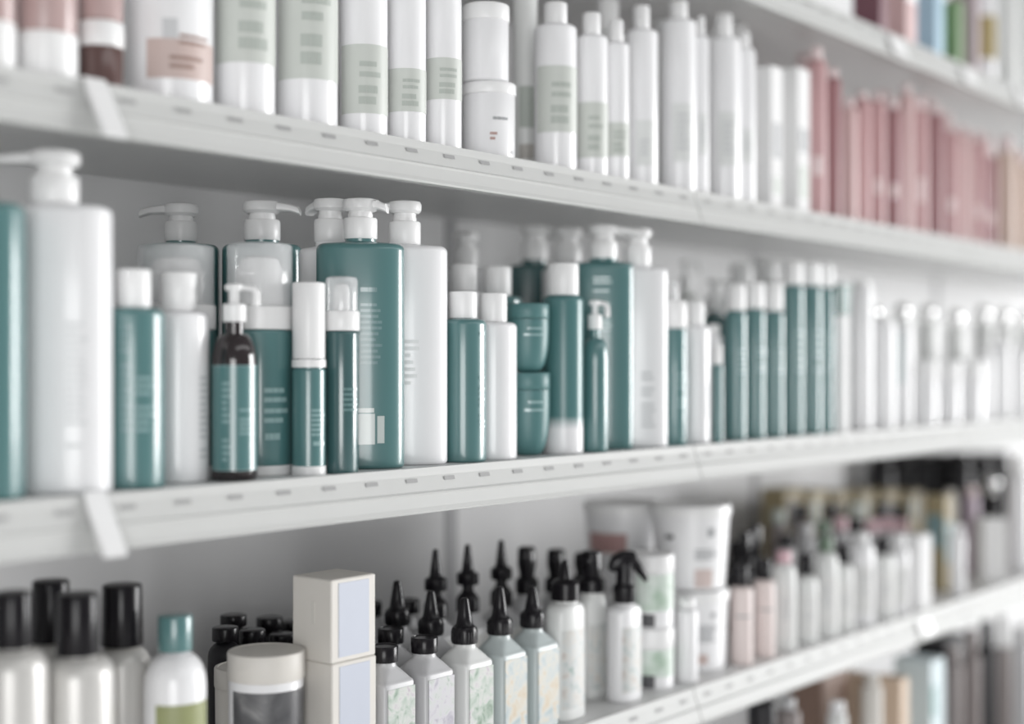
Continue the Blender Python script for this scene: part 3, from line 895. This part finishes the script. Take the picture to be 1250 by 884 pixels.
def round_black(label, px, w, ysh, yneck, ycap, ytip, m, kind, y=None, lab=None, group=None, capw=30, d=.7, rot=0, name='applicator_bottle'):
    """white bottle with a black applicator, spray or trigger head"""
    r, yy = facing(px, w)
    T = Thing(name, label, 'bottle', px, yy if y is None else y, 'lower', group, rot)
    a = w / 2 * T.s
    b = a * d
    hs, hn, hc, ht = T.h(ysh), T.h(yneck), T.h(ycap), T.h(ytip)
    rc = capw / 2 * T.s
    secs = rounded(a, b, 2.6, 0, hs, .004, .001, 3)[:-4]
    for i in range(7):
        t = pi / 2 * i / 6
        q = cos(t)
        secs.append((rc * .85 + (a - rc * .85) * q, rc * .85 + (b - rc * .85) * q, 2 + .6 * q, hs + (hn - hs) * .8 * sin(t)))
    secs.append(R(rc * .85, hn + .001))
    T.part('body', loft(secs, 48), m)
    if kind == 'cone':
        T.part('cap', loft([R(rc, hn), R(rc, hc), R(rc * .75, hc + .004), R(rc * .45, hc + .006), R(rc * .36, hc + (ht - hc) * .6), R(rc * .15, ht)], 40), BLACK)
    elif kind == 'spray':
        T.part('spray_collar', loft([R(rc, hn), R(rc, hn + (ht - hn) * .28), R(rc * .8, hn + (ht - hn) * .34)], 36), BLACK)
        T.part('spray_head', [loft([R(rc * .62, hn + (ht - hn) * .33), R(rc * .72, hn + (ht - hn) * .5), (rc * .78, rc * .7, 3, hn + (ht - hn) * .62), (rc * .74, rc * .66, 3, ht - .003), (rc * .55, rc * .5, 3, ht)], 36),
                              bar([(0, ht - .012, rc * .35, .004), (rc * 1.0, ht - .012, rc * .3, .0035)], 190)], BLACK)
    else:
        H = ht - hn
        T.part('spray_collar', loft([R(rc * .98, hn), R(rc, hn + .001), R(rc, hn + H * .30), R(rc * .75, hn + H * .36)], 36), BLACK)
        ang = RIGHT + 10
        q = radians(ang - rot)
        dx, dy = cos(q), sin(q)
        T.part('trigger_head', [loft([R(rc * .72, hn + H * .34), R(rc * .70, hn + H * .62), R(rc * .7, hn + H * .75)], 28),
                                bar([(-rc * 1.35, hn + H * .68, rc * .5, H * .05), (-rc * 1.1, hn + H * .74, rc * .62, H * .16), (-rc * .2, hn + H * .83, rc * .66, H * .17), (rc * .75, hn + H * .87, rc * .55, H * .12), (rc * 1.0, hn + H * .88, rc * .4, H * .08)], ang - rot)], BLACK)
        T.part('trigger', tube([(dx * rc * .6, dy * rc * .6, hn + H * .80), (dx * rc * 1.1, dy * rc * 1.1, hn + H * .70), (dx * rc * 1.7, dy * rc * 1.7, hn + H * .52), (dx * rc * 2.0, dy * rc * 2.0, hn + H * .40)], [rc * .5, rc * .44, rc * .34, rc * .2]), BLACK)
    if lab is not None:
        T.part('label', [patch(a, b, 2.6, -145, -50, hs * .12, hs * .86, k=16)], lab)
    T.ab = (a, b, hs)
    return T


GA = 'white bottles with black dispensing heads'
round_black('tall white bottle with pointed black cap right of the bluish square ones', 690, 54, 748, 732, 712, 683, MILK, 'cone', lab=FLOR[3], group=GA, capw=35, y=.036)
round_black('tall white bottle with black spray head left of the trigger spray', 722, 40, 745, 722, 705, 672, MILK, 'spray', lab=FLOR[3], group=GA, capw=34, y=.075)
round_black('white trigger spray bottle with black trigger head', 762, 48, 748, 735, 715, 672, WHITE, 'trigger', lab=FLOR[3], group=GA, capw=28, y=.034)
for i, (px, yn, yt) in enumerate([(643, 724, 667), (679, 722, 670), (712, 716, 674)]):
    round_black('bottle with tall black spray head at the back, %s of three' % ['left', 'middle', 'right'][i], px, 46, 748, yn, yn - 12, yt, MILKG, 'spray', y=.16 - .005 * i, group=GA, capw=28)


def bucket(label, px, w, wb, ytop, y, lift=0., group=None, rim=True):
    T = Thing('bucket', label, 'bucket', px, y, 'lower', group, 0, lift)
    rt, rb = w / 2 * T.s, wb / 2 * T.s
    ht = T.h(ytop)
    hr = ht - .016
    T.part('body', loft([R(rb - .003, 0), R(rb, .003), R(rt * .965, hr)], 56), WHITE)
    T.part('lid', loft([R(rt * .985, hr), R(rt, hr + .001), R(rt, ht - .003), R(rt - .001, ht - .001), R(rt - .004, ht), R(rt - .006, ht - .001)], 56), CAPW)
    T.r = (rb, rt * .965, hr)
    T.ht = ht
    return T


GBU = 'white tapered buckets stacked on the lower shelf'


def bprint(T, items):
    rb, rt, hr = T.r
    for t0, t1, q0, q1, m in items:
        T.part('printed_mark', [patch(rb, rb, 2, t0, t1, q0 * hr, q1 * hr, .0008, 6, a1=rt, b1=rt, H=hr)], m)
    return T


T = bucket('white tapered bucket with printed lines, lower of the stack', 843, 94, 84, 716, .078, group=GBU)
T.part('printed_text', words(T.r[0], T.r[0], 2, -118, 18, .42 * T.r[2], .68 * T.r[2], 4, off=.0009, a1=T.r[1], b1=T.r[1], H=T.r[2]), MIDP)
bprint(T, [(-138, -120, .12, .26, PINKL), (-116, -108, .78, .86, MIDP)])
T2 = bucket('white tapered bucket with printed lines, on top of the stack', 843, 99, 84, 614, .078, lift=T.ht + .0006, group=GBU)
T2.part('printed_text', words(T2.r[0], T2.r[0], 2, -122, 20, .36 * T2.r[2], .62 * T2.r[2], 3, off=.0009, a1=T2.r[1], b1=T2.r[1], H=T2.r[2]), MIDP)
bprint(T2, [(-142, -112, .05, .30, mat('faded_pink_print', (.60, .50, .475), .5)), (-122, -112, .74, .86, MIDP), (-188, -174, .70, .76, DARKP)])
# bucket at the back with a pink band
T3 = bucket('plain white bucket at the back, underneath the pink banded bucket', 760, 96, 82, 716, .20, group=GBU)
T4 = bprint(bucket('white bucket with pink band and black mark, left of the tall stack', 760, 96, 84, 612, .20, lift=T3.ht + .0006, group=GBU),
            [(-205, -139, .50, .76, mat('dusty_pink_print', (.44, .27, .26), .5)), (-122, -98, .46, .55, DARKP)])
GH2 = 'white jars with herbal labels stacked before the buckets'
J = jar('white jar with herbal green label, lower one behind the trigger spray', 795, 56, 764, 788, WHITE, CAPW, shelf='lower', y=.050, labm=HERBAL, lab=(.32, .98), taper=.99, group=GH2)
J2 = jar('white jar with herbal green label on top of another, behind the trigger spray', 795, 56, 675, 697, WHITE, CAPW, shelf='lower', y=.050, labm=HERBAL, lab=(.32, .98), taper=.99, lift=J.ht + .0005, group=GH2)
for q in (J, J2):
    rr = 29 * q.s / 1.03
    q.part('black_band', [patch(rr * .99, rr * .99, 2, -171, -138, .003, .020, .001, 10)], DARKP, label='black block at the foot of the label')
cap_bottle('white bottle with rounded shoulder before the lower bucket', 838, 28, 742, 730, 22, WHITE, CAPW, shelf='lower', y=.028, sh=.008)

GPB = 'pale blush bottles right of the buckets'
for i, (px, w) in enumerate([(905, 28), (933, 26)]):
    T, r, hb, ht = cap_bottle(['pale blush bottle directly right of the bucket stack', 'pale blush bottle second right of the bucket stack'][i], px, w, [716, 708][i], [690, 682][i], 17, BLUSHB, BLACK, shelf='lower', group=GPB, N=40)
    T.part('printed_text', [patch(r, r, 2, -180, -100, hb * .62, hb * .645, .0006)], MIDP)
for i, (px, yt, y) in enumerate([(910, 648, .10), (922, 640, .13), (898, 660, .16)]):
    round_black(['black spray head bottle behind the blush bottles, front one', 'black spray head bottle behind the blush bottles, tallest one', 'black spray head bottle behind the blush bottles, nearest the bucket'][i], px, 32, 712, 696, 688, yt, BLACKM, 'spray', y=y, group='dark spray bottles behind the blush bottles', capw=20)
GWR = 'white bottles along the right half of the lower shelf'
ROWW = [(957, 30, 688, 672, 18, PINKC), (985, 26, 702, 676, 17, BLACK), (1008, 30, 674, 655, 18, GREENC), (1030, 24, 688, 664, 17, BLACK), (1052, 30, 662, 650, 18, CAPW), (1078, 28, 676, 656, 18, BLACK), (1098, 24, 668, 652, 14, CAPW)]
RW = ['white bottle with pink cap right of the blush bottles', 'white bottle with black cap, first along the right half of lower shelf', 'white bottle with green cap, right half of lower shelf',
      'white bottle with black cap, second along the right half of lower shelf', 'tall white bottle with white cap right of the green capped one', 'white bottle with black cap, nearest the white carton', 'small white bottle touching the white carton, lower shelf']
for (px, w, yb, yt, cw, mc), lb in zip(ROWW, RW):
    T, r, hb, ht = cap_bottle(lb, px, w, yb, yt, cw, MILK if mc != CAPW else WHITE, mc, shelf='lower', group=GWR, N=40, sh=.010, dzs=.016)
    T.part('label', [patch(r, r, 2, -200, -95, hb * .15, hb * .72, k=12)], mat('off_white_label', (.70, .70, .69), .5))
    T.part('printed_text', words(r, r, 2, -140, 22, hb * .35, hb * .62, 3, off=.0009), GREYP)
carton('white carton right of the white bottles, lower shelf', 1114, .052, .05, 652, CARDW, shelf='lower')
carton('ochre carton with teal panel right of the white carton', 1146, .034, .04, 604, GOLD, shelf='lower', y=.075, panel=(.05, .95, .30, .72), pm=mat('dusty_teal_card', (.16, .25, .26), .5), side=((.1, .9, .45, .8), MATS['dusty_teal_card'] if 'dusty_teal_card' in MATS else mat('dusty_teal_card', (.16, .25, .26), .5)))
cap_bottle('white bottle right of the ochre carton, lower shelf', 1169, 18, 652, 640, 13, WHITE, CAPW, shelf='lower', group=GWR, N=32)
cap_bottle('slim cream bottle behind the white bottle near ochre carton', 1160, 16, 606, 598, 12, CREAM, CREAM, shelf='lower', y=.13, group=GWR, N=32)
cap_bottle('lilac bottle left of the broad white carton, lower shelf', 1186, 18, 606, 594, 14, LILAC, ROSEC, shelf='lower', y=.10, N=32)
carton('broad white carton near the right picture edge, lower shelf', 1209, .052, .035, 632, CARDW, shelf='lower', y=.045, rot=-40)
cap_bottle('tall white bottle at the right picture edge, lower shelf', 1243, 28, 580, 556, 16, WHITE, CAPW, shelf='lower', y=.05, N=36)
cap_bottle('white bottle cut by the right picture edge, lower shelf', 1268, 28, 600, 580, 16, WHITE, CAPW, shelf='lower', y=.06, N=36)
GOC = 'ochre cartons in the back row of the lower shelf'
for i, px in enumerate((955, 985, 1015, 1045, 1075, 1105)):
    carton('%s ochre carton from the left in the back row' % ORD[i], px, .074, .05, [596, 598, 600, 598, 598, 600][i], GOLD, shelf='lower', y=.30, group=GOC, panel=(.15, .55, .62, .9), pm=[DARKP, SAGED][i % 2])
GCC = 'small bottles with coloured caps before the ochre cartons'
CC = [(960, 652, BLACK), (984, 640, MILKG), (1006, 636, GREENC), (1026, 632, PINKC), (1046, 634, BLACK), (1064, 634, PINKC), (1082, 632, PINKC), (1100, 634, PINKC)]
CN = ['black capped small bottle at the left before the ochre cartons', 'grey capped small bottle before the ochre cartons', 'green capped small bottle before the ochre cartons', 'pink capped small bottle, leftmost pink one before the ochre cartons',
      'black capped small bottle between pink caps before the ochre cartons', 'pink capped small bottle, second pink one before the ochre cartons', 'pink capped small bottle, third pink one before the ochre cartons', 'pink capped small bottle, rightmost pink one before the ochre cartons']
for (px, yt, m), lb in zip(CC, CN):
    cap_bottle(lb, px, 22, yt + 16, yt, 17, MILKG, m, shelf='lower', y=.14, group=GCC, N=32)
GCB = 'small dark capped bottles of the row before the ochre cartons'
for i, (px, yt) in enumerate([(950, 622), (978, 616), (1012, 614), (1042, 614), (1074, 614), (1098, 616)]):
    cap_bottle('%s dark capped bottle from left, in front of the ochre cartons' % ORD[i], px, 20, yt + 18, yt, 16, TAUPE, BLACK if i % 3 else SAGED, shelf='lower', y=.215, group=GCB, N=32)
GBB = 'black bottles along the far back of the lower shelf'
for i, px in enumerate((1076, 1100, 1124, 1148, 1172, 1196, 1218)):
    cap_bottle('%s tall black bottle from the left, behind the ochre cartons' % ORD[i], px, 30, 570, 552, 26, BLACKM, BLACK, shelf='lower', y=.375 if px < 1150 else .26, group=GBB, N=32)
dome_bottle('black bottle with shiny white round cap behind the broad white carton', 1210, 24, 604, 580, .15, m=BLACKM, shelf='lower', ballw=20)

# ------------------------------------------------------------------ lowest shelf
carton('dark brown carton at the left on the lowest shelf', 1000, .10, .06, 800, BROWNC, shelf='base', y=.12)
cap_bottle('small black bottle at the left end of the lowest shelf', 930, 34, 856, 846, 22, BLACKM, BLACK, shelf='base', y=.05, N=32)
cap_bottle('small grey bottle beside the dark brown carton, lowest shelf', 962, 30, 866, 852, 18, TAUPE, MILKG, shelf='base', y=.05, N=32)
cap_bottle('small white capped bottle in front of the dark brown carton, lowest shelf', 1022, 24, 870, 856, 18, MILK, WHITE, shelf='base', y=.04, N=32)
GTN = 'tan cartons on the lowest shelf'
carton('tan carton left of the cream bottle on the lowest shelf', 1046, .040, .06, 822, TAN, shelf='base', y=.10, group=GTN)
cap_bottle('cream bottle between two tan cartons, lowest shelf', 1064, 26, 836, 824, 18, CREAM, CREAM, shelf='base', N=36)
carton('tan carton left of the pale blue carton, lowest shelf', 1088, .034, .05, 826, TAN, shelf='base', group=GTN)
carton('pale blue carton with green mark on the lowest shelf', 1122, .062, .07, 802, PALEB, shelf='base', panel=[(.1, .32, .55, .8), (.0, .0001, .1, .2)], pm=[mat('sea_green_print', (.06, .25, .22), .5), PALEB])
carton('black carton behind the pale blue carton, lowest shelf', 1150, .13, .07, 776, BLACKM, shelf='base', y=.18)
for i, (px, yb, yt, m) in enumerate([(1164, 812, 790, TAUPE), (1186, 800, 768, TAUPE), (1204, 790, 758, BLACKM), (1224, 790, 752, TAUPE), (1246, 790, 765, MILKG)]):
    cap_bottle(['taupe bottle right of the pale blue carton, lowest shelf', 'second taupe bottle right of the pale blue carton, lowest shelf', 'black bottle between taupe ones, lowest shelf',
                'tall taupe bottle with white cap, lowest shelf', 'pale grey bottle at the right picture edge, lowest shelf'][i], px, 22, yb, yt, 15, m, CAPW if i == 3 else m, shelf='base', group='dark bottles at the right end of the lowest shelf', N=32)

# ------------------------------------------------------------------ light
W = bpy.data.worlds.new('shop_light')
SC.world = W
W.use_nodes = True
bg = W.node_tree.nodes['Background']
bg.inputs['Color'].default_value = (.97, .985, 1, 1)
bg.inputs['Strength'].default_value = .42


def area(name, loc, target, sx, sy, power, col=(1, 1, 1)):
    L = bpy.data.lights.new(name, 'AREA')
    L.shape = 'RECTANGLE'
    L.size, L.size_y = sx, sy
    L.energy = power
    L.color = col
    o = bpy.data.objects.new(name, L)
    COL.objects.link(o)
    o.location = loc
    from mathutils import Vector
    d = Vector(target) - Vector(loc)
    o.rotation_euler = d.to_track_quat('-Z', 'Y').to_euler()
    return o


area('ceiling_light', (2.2, -3.0, 3.0), (2.2, -2.4, 0), 6.0, .8, 45)
area('shop_window', (7.9, -5.0, 1.5), (1.4, 0, 1.15), 2.3, 3.0, 610)
area('aisle_end_window', (9.2, -3.4, 1.45), (1.2, -.05, 1.2), 2.0, 2.8, 330)
area('shop_doorway', (-2.5, -3.2, 1.02), (1.3, 0, 1.1), 2.0, 1.9, 140)

# ------------------------------------------------------------------ camera
cam = bpy.data.cameras.new('camera')
co = bpy.data.objects.new('camera', cam)
COL.objects.link(co)
co.location = (0, -1, CZ)
co.rotation_euler = (pi / 2, 0, TH - pi / 2)
cam.lens = 50
cam.sensor_width = 36
cam.shift_y = 5 / 1250
cam.clip_start = .05
cam.dof.use_dof = True
cam.dof.focus_distance = 1.50
cam.dof.aperture_fstop = 1.35
SC.camera = co
vs = SC.view_settings
vs.view_transform = 'Standard'
vs.look = 'None'
vs.exposure = -.62
vs.gamma = 1
vs.use_curve_mapping = False
